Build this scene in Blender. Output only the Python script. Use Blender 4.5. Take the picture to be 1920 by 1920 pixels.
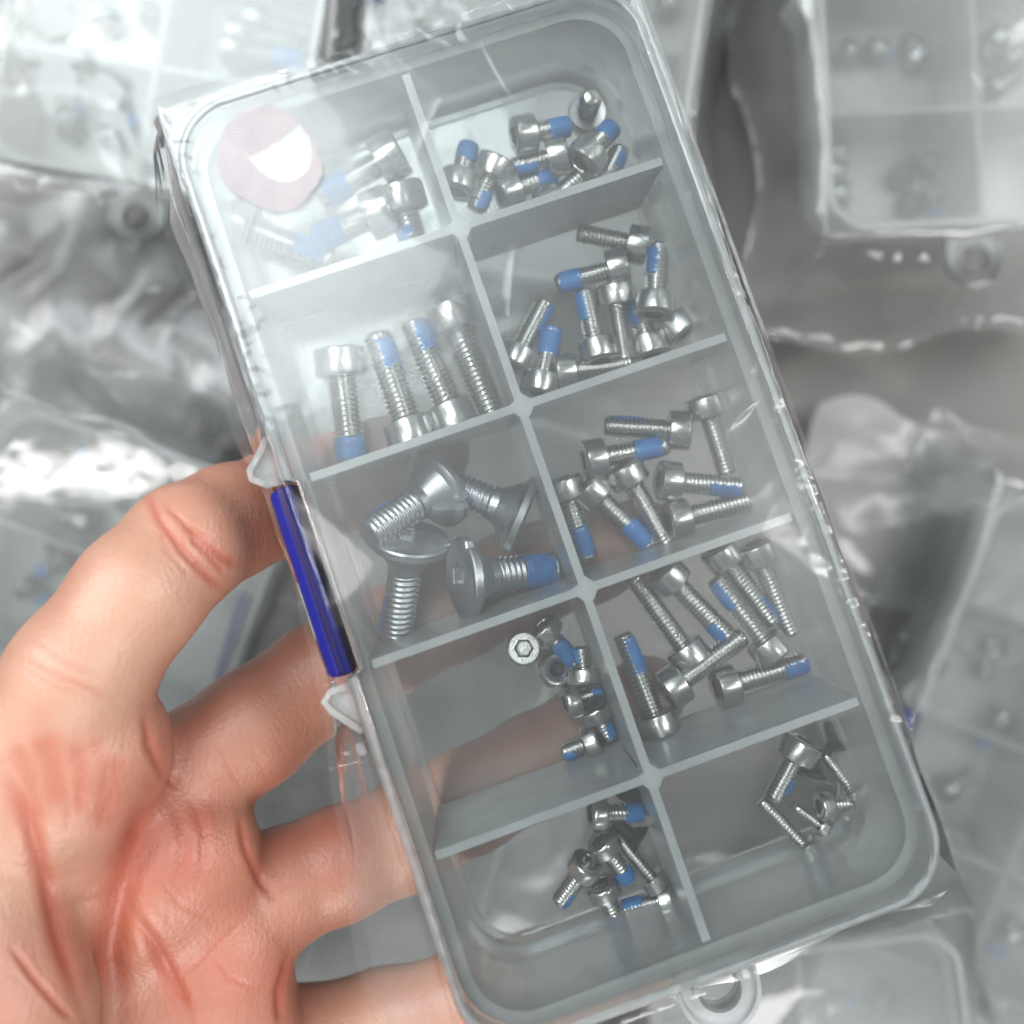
import bpy, bmesh, math, random
import numpy as np
from mathutils import Vector, Matrix

random.seed(7)
RNG = np.random.RandomState(11)
SC = 0.01                       # everything below is modelled in centimetres and scaled to metres at the end
scene = bpy.context.scene
for o in list(bpy.data.objects):
    bpy.data.objects.remove(o)
C = scene.collection

# ------------------------------------------------------------------ camera, world, lamps, exposure
K, PX, PY, CAMZ = 1768.0, 930.2, 824.6, 13.0    # focal length in photo pixels, principal point, camera height
cam_d = bpy.data.cameras.new("camera")
cam = bpy.data.objects.new("camera", cam_d)
C.objects.link(cam)
cam.location = (0, 0, CAMZ * SC)
cam_d.sensor_width = 36.0
cam_d.lens = 36.0 * K / 1920.0
cam_d.shift_x = (960 - PX) / 1920.0
cam_d.shift_y = -(960 - PY) / 1920.0
cam_d.clip_start = 0.005
cam_d.clip_end = 20
cam_d.dof.use_dof = True
cam_d.dof.focus_distance = 0.138
cam_d.dof.aperture_fstop = 8.0
cam_d.dof.aperture_blades = 0
scene.camera = cam

world = bpy.data.worlds.new("World")
scene.world = world
world.use_nodes = True
world.node_tree.nodes["Background"].inputs[0].default_value = (0.86, 0.93, 1.0, 1)
world.node_tree.nodes["Background"].inputs[1].default_value = 0.18

def lamp(name, loc, target, sx, sy, power, col=(1, 1, 1), spread=180):
    d = bpy.data.lights.new(name, 'AREA')
    d.shape = 'RECTANGLE'; d.size = sx; d.size_y = sy
    d.energy = power; d.color = col; d.spread = math.radians(spread)
    o = bpy.data.objects.new(name, d); C.objects.link(o)
    o.location = loc
    v = Vector(target) - Vector(loc)
    o.rotation_euler = v.to_track_quat('-Z', 'Y').to_euler()
    return o

# soft ceiling panel whose mirror image lies in the upper left of the lid
lamp("ceiling_or_fill_panel", (-0.26, 0.42, 0.95), (0, 0, 0), 0.42, 0.48, 5.6, (0.90, 0.98, 1.0))
# second panel further left: main light on the hand
lamp("ceiling_or_fill_panel", (-0.80, 0.62, 0.75), (0, 0, 0), 0.60, 0.60, 16.0, (0.97, 0.99, 1.0))
# two added fill panels, unseen, to brighten the right side and divider faces
lamp("ceiling_or_fill_panel", (0.95, 0.45, 0.85), (0, 0, 0), 0.50, 0.50, 9.0, (0.97, 0.99, 1.0))
lamp("ceiling_or_fill_panel", (0.15, -0.95, 0.80), (0, 0, 0), 0.60, 0.40, 11.0, (1.0, 0.98, 0.96))
# narrow ceiling tubes
lamp("ceiling_tube", (-0.70, -0.05, 1.15), (0, 0, 0), 0.04, 1.2, 5.0, (1.0, 0.98, 0.95))
lamp("ceiling_tube", (1.00, 0.20, 1.0), (0, 0, 0), 0.04, 1.2, 8.0, (1.0, 0.98, 0.95))
lamp("ceiling_tube", (0.10, 0.98, 0.9), (0, 0, 0), 1.2, 0.04, 5.0, (0.97, 0.99, 1.0))

scene.view_settings.view_transform = 'Standard'
scene.view_settings.look = 'None'
scene.view_settings.gamma = 1
scene.view_settings.exposure = 0.28
scene.render.engine = 'CYCLES'
scene.cycles.max_bounces = 14
scene.cycles.transparent_max_bounces = 48
scene.cycles.diffuse_bounces = 4
scene.cycles.glossy_bounces = 4
scene.cycles.transmission_bounces = 6
scene.cycles.sample_clamp_indirect = 4.0
scene.cycles.caustics_reflective = False
scene.cycles.caustics_refractive = False
scene.cycles.use_denoising = True
scene.cycles.denoising_input_passes = 'RGB_ALBEDO'
scene.cycles.use_adaptive_sampling = True
scene.cycles.adaptive_threshold = 0.02

# ------------------------------------------------------------------ the pose of the held case
def rotm(rx, ry, rz):
    return (Matrix.Rotation(rz, 3, 'Z') @ Matrix.Rotation(ry, 3, 'Y') @ Matrix.Rotation(rx, 3, 'X'))
BOX_R = rotm(-0.0597, 0.0588, 0.3286)
BOX_O = Vector((0.7797, -0.7727, -0.1797))
BOX_M = Matrix.Translation(BOX_O) @ BOX_R.to_4x4()
PITCH, YC, H, W2, L2 = 2.7092, -0.0331, 1.8835, 3.45, 6.738
YD = [YC + (1.5 - i) * PITCH for i in range(4)]

def ray(px):
    return Vector(((px[0] - PX) / K, -(px[1] - PY) / K, -1.0))
def at_z(px, z):
    return Vector((0, 0, CAMZ)) + ray(px) * (CAMZ - z)
def on_plane(px, lz, M=None):
    """world point where the sight line through a photo pixel meets the case plane local z = lz"""
    M = M or BOX_M
    n = M.to_3x3() @ Vector((0, 0, 1)); n.normalize()
    o = M.translation + n * lz
    c = Vector((0, 0, CAMZ)); d = ray(px)
    return c + d * ((o - c).dot(n) / d.dot(n))

# ------------------------------------------------------------------ materials
def newmat(name):
    m = bpy.data.materials.new(name); m.use_nodes = True
    nt = m.node_tree
    for n in list(nt.nodes): nt.nodes.remove(n)
    return m, nt, nt.nodes.new("ShaderNodeOutputMaterial")
def N(nt, t, **kw):
    n = nt.nodes.new("ShaderNode" + t)
    for k, v in kw.items():
        if k in n.inputs.keys(): n.inputs[k].default_value = v
        else: setattr(n, k, v)
    return n
def link(nt, a, b): nt.links.new(a, b)
def noise(nt, scale, detail=3, rough=.5, vec=None):
    n = N(nt, "TexNoise"); n.inputs["Scale"].default_value = scale
    n.inputs["Detail"].default_value = detail; n.inputs["Roughness"].default_value = rough
    if vec is None:
        tc = N(nt, "TexCoord"); vec = tc.outputs["Object"]
    link(nt, vec, n.inputs["Vector"])
    return n
def ramp(nt, fac, p0, p1, c0, c1):
    r = N(nt, "ValToRGB")
    r.color_ramp.elements[0].position = p0; r.color_ramp.elements[1].position = p1
    r.color_ramp.elements[0].color = c0; r.color_ramp.elements[1].color = c1
    link(nt, fac, r.inputs[0]); return r
def g(v): return (v, v, v, 1)

def plastic(name, milk, tint=(0.97, 0.985, 0.98), white=(.80, .84, .84), rough=0.12, gloss=1.0, bump=0.0, bscale=60, vary=0.0, vscale=30, ior=1.45):
    """thin clear / milky sheet: see-through, a little white scatter, Fresnel gloss"""
    m, nt, out = newmat(name)
    tr = N(nt, "BsdfTransparent"); tr.inputs[0].default_value = (*tint, 1)
    df = N(nt, "BsdfDiffuse"); df.inputs[0].default_value = (*white, 1)
    tl = N(nt, "BsdfTranslucent"); tl.inputs[0].default_value = (*white, 1)
    mx = N(nt, "MixShader"); mx.inputs[0].default_value = 0.48
    link(nt, df.outputs[0], mx.inputs[1]); link(nt, tl.outputs[0], mx.inputs[2])
    m2 = N(nt, "MixShader"); m2.inputs[0].default_value = milk
    link(nt, tr.outputs[0], m2.inputs[1]); link(nt, mx.outputs[0], m2.inputs[2])
    if vary > 0:
        nz = noise(nt, vscale, 4, .6)
        mp = N(nt, "MapRange"); mp.inputs["From Min"].default_value = .3; mp.inputs["From Max"].default_value = .75
        mp.inputs["To Min"].default_value = milk * (1 - vary); mp.inputs["To Max"].default_value = milk * (1 + vary)
        link(nt, nz.outputs[0], mp.inputs["Value"]); link(nt, mp.outputs[0], m2.inputs[0])
    gl = N(nt, "BsdfGlossy"); gl.inputs["Roughness"].default_value = rough
    gl.inputs["Color"].default_value = (gloss, gloss, gloss, 1)
    fr = N(nt, "Fresnel"); fr.inputs["IOR"].default_value = ior
    m3 = N(nt, "MixShader")
    link(nt, fr.outputs[0], m3.inputs[0]); link(nt, m2.outputs[0], m3.inputs[1]); link(nt, gl.outputs[0], m3.inputs[2])
    if bump > 0:
        nz = noise(nt, bscale, 5, .6)
        b = N(nt, "Bump"); b.inputs["Strength"].default_value = bump; b.inputs["Distance"].default_value = 0.001
        link(nt, nz.outputs[0], b.inputs["Height"])
        link(nt, b.outputs[0], gl.inputs["Normal"]); link(nt, b.outputs[0], fr.inputs["Normal"])
    link(nt, m3.outputs[0], out.inputs[0])
    return m

def steel(name, col, rough, bump=.15, metallic=1.0):
    m, nt, out = newmat(name)
    p = N(nt, "BsdfPrincipled"); p.inputs["Metallic"].default_value = metallic
    nz = noise(nt, 250, 5, .65)
    r = ramp(nt, nz.outputs[0], .3, .75, (*[c * .88 for c in col], 1), (*col, 1))
    link(nt, r.outputs[0], p.inputs["Base Color"])
    rr = N(nt, "MapRange"); rr.inputs["To Min"].default_value = rough * .75; rr.inputs["To Max"].default_value = rough * 1.35
    link(nt, nz.outputs[0], rr.inputs["Value"]); link(nt, rr.outputs[0], p.inputs["Roughness"])
    b = N(nt, "Bump"); b.inputs["Strength"].default_value = bump; b.inputs["Distance"].default_value = 0.00008
    n2 = noise(nt, 2200, 2, .5)
    link(nt, n2.outputs[0], b.inputs["Height"]); link(nt, b.outputs[0], p.inputs["Normal"])
    link(nt, p.outputs[0], out.inputs[0]); return m

def solid(name, col, rough=.5, bump=.1, bscale=400, spec=.5, c2=None, cscale=60, coat=0.0):
    m, nt, out = newmat(name)
    p = N(nt, "BsdfPrincipled"); p.inputs["Roughness"].default_value = rough
    p.inputs["Specular IOR Level"].default_value = spec
    p.inputs["Coat Weight"].default_value = coat
    nz = noise(nt, cscale, 4, .6)
    r = ramp(nt, nz.outputs[0], .3, .7, (*(c2 or [c * .85 for c in col]), 1), (*col, 1))
    link(nt, r.outputs[0], p.inputs["Base Color"])
    b = N(nt, "Bump"); b.inputs["Strength"].default_value = bump; b.inputs["Distance"].default_value = 0.0002
    n2 = noise(nt, bscale, 4, .6)
    link(nt, n2.outputs[0], b.inputs["Height"]); link(nt, b.outputs[0], p.inputs["Normal"])
    link(nt, p.outputs[0], out.inputs[0]); return m

M_TRAY = plastic("milky_tray_plastic", 0.46, rough=.22, white=(.92, .96, .97), bump=.03, bscale=120, vary=.2, vscale=40)
M_DIV = plastic("milky_divider_plastic", 0.86, rough=.25, white=(.93, .97, .98), bump=.03, bscale=120, vary=.2, vscale=60)
M_FLOOR = plastic("clear_floor_plastic", 0.035, tint=(.965, .98, .98), rough=.20, white=(.80, .85, .86), bump=.12, bscale=40, vary=.25, vscale=30)
M_LID = plastic("clear_lid_plastic", 0.007, rough=.35, white=(.85, .92, .92), ior=1.52)
M_LIDRIM = plastic("clear_lid_rim_plastic", 0.36, rough=.08, white=(.84, .90, .90), ior=1.5)
M_FILM = plastic("crinkled_clear_film", 0.005, tint=(.985, .985, .985), rough=.14, white=(.9, .93, .93), ior=1.40)
M_FLAP = plastic("crinkled_film_margin", 0.03, tint=(.98, .98, .98), rough=.08, white=(.88, .9, .9), bump=.06, bscale=120, ior=1.28, gloss=.8)
M_BAG = plastic("loose_bag_film", 0.11, tint=(.96, .97, .965), rough=.06, white=(.93, .95, .94), bump=.05, bscale=60, vary=.5, vscale=25, ior=1.38)
M_BGTRAY = plastic("background_tray_plastic", 0.32, rough=.3, white=(.92, .95, .94), vary=.2, vscale=25)
M_BGLID = plastic("background_lid_plastic", 0.03, rough=.35, white=(.74, .79, .78), vary=.2, vscale=25)
M_STEEL = steel("brushed_steel", (.54, .55, .54), .24, .06)
M_ZINC = steel("dull_zinc_steel", (.52, .54, .57), .36, .12)
M_THREAD = steel("thread_steel", (.52, .52, .50), .20, .04)
M_DARKSTEEL = steel("shaded_steel", (.20, .21, .21), .26)  # darkened copy of the steel for background screws, shade put into its colour
M_BLACK = solid("black_oxide", (.025, .025, .028), .38, .2, 900)
M_BLUE = solid("blue_thread_lock_patch", (.012, .19, .50), .50, .6, 900, c2=(.006, .11, .36), cscale=500)
M_NAVY = solid("navy_latch_plastic", (.007, .010, .155), .55, .15, 300, c2=(.006, .008, .13), cscale=30, spec=.25)
M_NYLON = solid("violet_nylon_ring", (.075, .065, .12), .4)

# ------------------------------------------------------------------ mesh helpers
def mesh(name, verts, faces, mat, smooth=True, parent=None, M=None, flat_faces=None):
    me = bpy.data.meshes.new(name)
    me.from_pydata([tuple(v) for v in verts], [], [tuple(f) for f in faces])
    me.materials.append(mat)
    if smooth and len(me.polygons):
        me.polygons.foreach_set("use_smooth", [True] * len(me.polygons))
    me.update()
    o = bpy.data.objects.new(name, me); C.objects.link(o)
    if parent: o.parent = parent
    if M is not None: o.matrix_basis = M
    return o
def sharp(o, deg=32):
    me = o.data
    bm = bmesh.new(); bm.from_mesh(me)
    bmesh.ops.recalc_face_normals(bm, faces=bm.faces)
    a = math.radians(deg)
    for e in bm.edges:
        if len(e.link_faces) == 2 and e.calc_face_angle(0) > a: e.smooth = False
    bm.to_mesh(me); bm.free(); return o
def tag(o, label=None, cat=None, group=None, kind=None):
    if label: o['label'] = label
    if cat: o['category'] = cat
    if group: o['group'] = group
    if kind: o['kind'] = kind
    return o
def empty(name, M=None):
    o = bpy.data.objects.new(name, None); C.objects.link(o)
    o.empty_display_size = .01
    if M is not None: o.matrix_basis = M
    return o

def rr(w, h, r, n=9, notch=None):
    """closed counter-clockwise outline of a rounded rectangle; notch = (depth, y_low, y_high) cut in the left side"""
    pts = []
    for cx, cy, a0 in ((w - r, h - r, 0), (-w + r, h - r, 90), (-w + r, -h + r, 180), (w - r, -h + r, 270)):
        for i in range(n):
            a = math.radians(a0 + 90 * i / (n - 1))
            pts.append((cx + r * math.cos(a), cy + r * math.sin(a)))
        if a0 == 90 and notch:
            d, yl, yh = notch
            pts += [(-w, yh), (-w + d, yh - .06), (-w + d, yl + .06), (-w, yl)]
    return pts
def loft(rings, cap0=True, cap1=True):
    """rings: list of (outline, z). Returns verts, faces"""
    V, F = [], []
    n = len(rings[0][0])
    for pts, z in rings: V += [(p[0], p[1], z) for p in pts]
    for k in range(len(rings) - 1):
        for i in range(n):
            j = (i + 1) % n
            F.append((k * n + i, k * n + j, (k + 1) * n + j, (k + 1) * n + i))
    if cap0: F.append(tuple(reversed(range(n))))
    if cap1: F.append(tuple(range((len(rings) - 1) * n, len(rings) * n)))
    return V, F
def merge(*parts):
    V, F = [], []
    for v, f in parts:
        b = len(V); V += list(v); F += [tuple(i + b for i in q) for q in f]
    return V, F
def box(x0, x1, y0, y1, z0, z1, taper=0.0, axis='x'):
    t = taper
    if axis == 'x':
        v = [(x0, y0 - t, z0), (x1, y0 - t, z0), (x1, y1 + t, z0), (x0, y1 + t, z0), (x0, y0, z1), (x1, y0, z1), (x1, y1, z1), (x0, y1, z1)]
    else:
        v = [(x0 - t, y0, z0), (x1 + t, y0, z0), (x1 + t, y1, z0), (x0 - t, y1, z0), (x0, y0, z1), (x1, y0, z1), (x1, y1, z1), (x0, y1, z1)]
    f = [(0, 3, 2, 1), (4, 5, 6, 7), (0, 1, 5, 4), (1, 2, 6, 5), (2, 3, 7, 6), (3, 0, 4, 7)]
    return v, f
def ribbon(pts, w, z0, z1, closed=False):
    """vertical wall of thickness w along a 2-D polyline"""
    P = [Vector(p) for p in pts]; n = len(P); L = []; Rr = []
    for i in range(n):
        a = P[i - 1] if (i > 0 or closed) else P[i]; b = P[(i + 1) % n] if (i < n - 1 or closed) else P[i]
        t = (b - a).normalized(); nn = Vector((-t.y, t.x))
        L.append(P[i] + nn * w / 2); Rr.append(P[i] - nn * w / 2)
    V = []
    for i in range(n):
        V += [(L[i].x, L[i].y, z0), (Rr[i].x, Rr[i].y, z0), (Rr[i].x, Rr[i].y, z1), (L[i].x, L[i].y, z1)]
    F = []
    m = n if closed else n - 1
    for i in range(m):
        a, b = 4 * i, 4 * ((i + 1) % n)
        for k in range(4): F.append((a + k, a + (k + 1) % 4, b + (k + 1) % 4, b + k))
    if not closed: F += [(3, 2, 1, 0), tuple(4 * (n - 1) + k for k in range(4))]
    return V, F

# ------------------------------------------------------------------ the compartment case (tray, dividers, lid, latch, hanging tab)
NT = (.17, -1.42, 1.36)
def make_case(M, label, full=True):
    root = empty("parts_case", M)
    tag(root, label, "storage case")
    tm, dm, lm, rm = (M_TRAY, M_DIV, M_LID, M_LIDRIM) if full else (M_BGTRAY, M_BGTRAY, M_BGLID, M_BGTRAY)
    zf = -H
    # side walls: outer skin, top lip, drafted inner skin with a small ledge above the floor
    rings = [(rr(3.17, 6.45, .87, notch=(.10, *NT[1:])), zf - .12), (rr(3.22, 6.50, .88, notch=(.10, *NT[1:])), zf + .10),
             (rr(3.30, 6.59, .90, notch=(.13, *NT[1:])), -.30), (rr(3.33, 6.62, .90, notch=(.13, *NT[1:])), -.02),
             (rr(3.31, 6.60, .88, notch=(.13, *NT[1:])), .0), (rr(3.15, 6.44, .74, notch=(.03, *NT[1:])), .0),
             (rr(3.13, 6.42, .72, notch=(.02, *NT[1:])), -.05), (rr(3.09, 6.38, .70, notch=(.0, *NT[1:])), zf + .34),
             (rr(3.045, 6.335, .68, notch=(.0, *NT[1:])), zf + .26), (rr(3.02, 6.31, .66, notch=(.0, *NT[1:])), zf + .004)]
    v, f = loft(rings, cap0=False, cap1=False)
    sharp(mesh("side_wall", v, f, tm, parent=root), 28)
    v, f = loft([(rr(3.16, 6.44, .86), zf - .12), (rr(3.16, 6.44, .86), zf - .118), (rr(3.015, 6.305, .655), zf - .11), (rr(3.015, 6.305, .655), zf)], cap0=True, cap1=True)
    sharp(mesh("floor", v, f, M_FLOOR if full else M_BGTRAY, smooth=False, parent=root))
    # dividers: one along, cross walls butted against it on both sides
    v, f = merge(box(-.06, .06, -6.40, 6.40, zf + .003, -.02, .035, 'y'))
    mesh("divider", v, f, dm, smooth=False, parent=root)
    for y in YD:
        for s in (-1, 1):
            xa, xb = (-3.10, -.098) if s < 0 else (.098, 3.10)
            v, f = merge(box(xa, xb, y - .06, y + .06, zf + .003, -.023, .035, 'x'))
            mesh("divider", v, f, dm, smooth=False, parent=root)
    if full:
        for y in YD:      # thickened joints where the walls cross, each a small post with uneven chamfers
            pts = [(.17, .05), (.05, .19), (-.06, .10), (-.16, .06), (-.12, -.06), (-.06, -.15), (.08, -.17), (.16, -.07)]
            v, f = loft([([(p[0], y + p[1]) for p in pts], -.35), ([(p[0], y + p[1]) for p in pts], -.012)])
            mesh("corner_post", v, f, dm, smooth=False, parent=root)
    # lid: thin plate and a rim that grips the tray
    nt = (NT[0], NT[1], NT[2])
    v, f = loft([(rr(3.36, 6.65, .82, notch=nt), .305), (rr(3.36, 6.65, .82, notch=nt), .385)])
    sharp(mesh("lid", v, f, lm, parent=root), 40)
    nn = lambda d: (d, NT[1], NT[2])
    v, f = loft([(rr(3.44, 6.73, .90, notch=nn(.20)), -.28), (rr(3.45, 6.738, .91, notch=nn(.20)), .20), (rr(3.438, 6.727, .90, notch=nn(.19)), .30),
                 (rr(3.40, 6.69, .86, notch=nn(.16)), .365), (rr(3.365, 6.655, .825, notch=nn(.14)), .40), (rr(3.30, 6.59, .76, notch=nn(.10)), .402),
                 (rr(3.28, 6.57, .74, notch=nn(.08)), .388), (rr(3.363, 6.653, .823, notch=nn(.172)), .30), (rr(3.365, 6.655, .825, notch=nn(.18)), -.28)],
                cap0=False, cap1=False)
    n = len(rr(1, 1, .1, notch=nt)); b = 8 * n
    f += [(i, b + i, b + (i + 1) % n, (i + 1) % n) for i in range(n)]
    sharp(mesh("lid_rim", v, f, rm, parent=root), 40)
    # the two hooked lugs that hold the latch
    up = [(-3.46, 2.02), (-3.60, 1.86), (-3.82, 1.66), (-3.83, 1.54), (-3.66, 1.40), (-3.40, 1.37)]
    lo = [(-3.30, -1.44), (-3.42, -1.52), (-3.72, -1.52), (-3.83, -1.62), (-3.78, -1.76), (-3.58, -2.02), (-3.46, -2.16)]
    for pl in (up, lo):
        ctr = Vector((sum(p[0] for p in pl) / len(pl), sum(p[1] for p in pl) / len(pl)))
        inn = [tuple(Vector(p) + (ctr - Vector(p)) * .12) for p in pl]
        v, f = merge(ribbon(pl, .085, -.75, .22), loft([(inn, .06), (inn, .13)]))
        sharp(mesh("latch_lug", v, f, M_LIDRIM if full else tm, smooth=False, parent=root))
    # latch: a rounded navy bar with a long ridge
    prof = [(-3.34, .30), (-3.43, .35), (-3.52, .33), (-3.57, .25), (-3.62, .22), (-3.67, .12), (-3.69, -.25), (-3.66, -.80), (-3.60, -.95), (-3.44, -.97), (-3.34, -.90)]
    V = []; ys = [-1.38, -1.36, -1.30, -.6, 0, .6, 1.20, 1.27, 1.30]
    sc = [.80, .93, 1, 1, 1, 1, 1, .95, .82]
    for y, s in zip(ys, sc):
        for x, z in prof: V.append((-3.28 + (x * 1.01 + 3.30) * s, y, -.3 + (z + .3) * s))
    m = len(prof); F = [(k * m + i, k * m + (i + 1) % m, (k + 1) * m + (i + 1) % m, (k + 1) * m + i) for k in range(len(ys) - 1) for i in range(m)]
    F += [tuple(range(m)), tuple(reversed(range((len(ys) - 1) * m, len(ys) * m)))]
    sharp(mesh("latch", V, F, M_NAVY, parent=root), 35)
    # hanging tab with a round hole
    a0, seg = math.radians(200), 40
    hc = (-.02, -7.24)
    outer, inner = [], []
    for i in range(seg):
        a = 2 * math.pi * i / seg
        inner.append((hc[0] + .34 * math.cos(a), hc[1] + .34 * math.sin(a)))
        ca, sa = math.cos(a), math.sin(a)
        k = min(.56 / max(abs(ca), 1e-4), .60 / max(abs(sa), 1e-4)) if sa > 0 else 1 / math.hypot(ca / .56, sa / .58)
        outer.append((hc[0] + k * ca, hc[1] + k * sa))
    v, f = loft([(inner, -.62), (outer, -.62), (outer, -.42), (outer, -.42), (inner, -.42)], cap0=False, cap1=False)
    n = seg; f += [(4 * n + i, 4 * n + (i + 1) % n, (i + 1) % n, i) for i in range(n)]
    v2, f2 = ribbon(inner, .06, -.70, -.34, closed=True); v3, f3 = ribbon(outer, .06, -.68, -.36, closed=True)
    sharp(mesh("hang_tab", *merge((v, f), (v2, f2), (v3, f3)), tm, smooth=False, parent=root))
    return root
def copy_tree(o, parent=None):
    c = o.copy(); C.objects.link(c); c.parent = parent
    for ch in [x for x in list(bpy.data.objects) if x.parent == o]: copy_tree(ch, c)
    return c

case = make_case(BOX_M, "clear ten compartment plastic case held in the hand, its navy blue latch beside the fingers")
CASEGROUP = "clear compartment cases"
case['group'] = CASEGROUP

# ------------------------------------------------------------------ screws
TYPES = {  # thread radius, head radius, head height, pitch
    'M4': (.238, .395, .44, .080), 'M3': (.172, .315, .34, .066), 'FL': (.262, .62, .42, .092),
    'S': (.145, .262, .23, .060), 'T': (.112, .205, .21, .054), 'K': (.092, .17, .14, .048), 'BF': (.115, .24, .17, .052)}
def shank_mesh(r, L, pitch, seg=22, x0=0.0, smooth_end=.0):
    """helical thread along +X from x0 (at the head) to L"""
    depth = min(r * .20, pitch * .60); per = 4
    n = int((L - x0 - .04) / pitch * per)
    V, F = [], []
    for k in range(n + 1):
        for s in range(seg):
            th = 2 * math.pi * s / seg
            x = x0 + k * pitch / per + pitch * s / seg
            ph = (k / per) % 1.0
            rad = r - depth * (abs(((k % per) / per) - .5) * 2) ** 1.0
            end = (L - .03 - x) / .05
            if end < 1: rad = min(rad, r * (.80 + .2 * max(0, end)))
            if (x - x0) < smooth_end: rad = r * .90
            x = min(x, L - .012)
            V.append((x, rad * math.cos(th), rad * math.sin(th)))
    for k in range(n):
        for s in range(seg):
            a = k * seg + s; s2 = (s + 1) % seg
            if s2 == 0:   # close the helix: last column joins one pitch further on
                if k + per <= n and k + 1 + per <= n:
                    F.append((a, a + seg, (k + 1) * seg + 0 + per * seg, k * seg + per * seg))
                continue
            F.append((a, a + 1, a + 1 + seg, a + seg))
    b = len(V)     # tip cone
    for rad, x in ((r * .86, L - .045), (r * .80, L - .015), (r * .62, L)):
        V += [(x, rad * math.cos(2 * math.pi * s / seg), rad * math.sin(2 * math.pi * s / seg)) for s in range(seg)]
    for q in range(2):
        F += [(b + q * seg + s, b + q * seg + (s + 1) % seg, b + (q + 1) * seg + (s + 1) % seg, b + (q + 1) * seg + s) for s in range(seg)]
    F.append(tuple(b + 2 * seg + s for s in range(seg)))
    # solid core behind the thread
    b = len(V); rc = r - depth * 1.02
    for x in (0, L - .03): V += [(x, rc * math.cos(2 * math.pi * s / seg), rc * math.sin(2 * math.pi * s / seg)) for s in range(seg)]
    F += [(b + s, b + (s + 1) % seg, b + seg + (s + 1) % seg, b + seg + s) for s in range(seg)]
    return V, F
def hexpt(a, r):
    k = (a + math.pi / 6) % (math.pi / 3) - math.pi / 6
    return r * math.cos(math.pi / 6) / math.cos(k)
def lathe(prof, seg=40, hexfrom=None):
    V = []
    for q, (x, r) in enumerate(prof):
        for s in range(seg):
            a = 2 * math.pi * s / seg
            rad = hexpt(a, r) if hexfrom is not None and q >= hexfrom else r
            V.append((x, rad * math.cos(a), rad * math.sin(a)))
    F = [(q * seg + s, (q + 1) * seg + s, (q + 1) * seg + (s + 1) % seg, q * seg + (s + 1) % seg) for q in range(len(prof) - 1) for s in range(seg)]
    F.append(tuple((len(prof) - 1) * seg + s for s in range(seg)))
    F.append(tuple(reversed(range(seg))))
    return V, F
def patch_mesh(r, L, x0, x1, ac, aw, pitch):
    """raised skin of blue thread lock over part of the thread; ac = centre angle, aw = angular width"""
    n, m = max(4, int((x1 - x0) / (pitch / 3))), 18
    V = []
    for i in range(n + 1):
        for j in range(m + 1):
            t = j / m; e = min(1, 6 * min(t, 1 - t)); e2 = min(1, 5 * min(i, n - i) / n)
            a = ac + (t - .5) * aw * (1 + .10 * math.sin(i * .9 + ac) * (1 if aw < 6 else 0))
            rad = r * (.955 + .06 * e * e2) + .032 * r * math.sin(2 * math.pi * (i / 3.0) + a) * e
            x = x0 + (x1 - x0) * i / n + .018 * math.sin(5 * a + ac) + .012 * math.sin(13 * a)
            V.append((min(x, L - .02), rad * math.sin(a), rad * math.cos(a)))
    F = [(i * (m + 1) + j, i * (m + 1) + j + 1, (i + 1) * (m + 1) + j + 1, (i + 1) * (m + 1) + j) for i in range(n) for j in range(m)]
    return V, F

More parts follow.
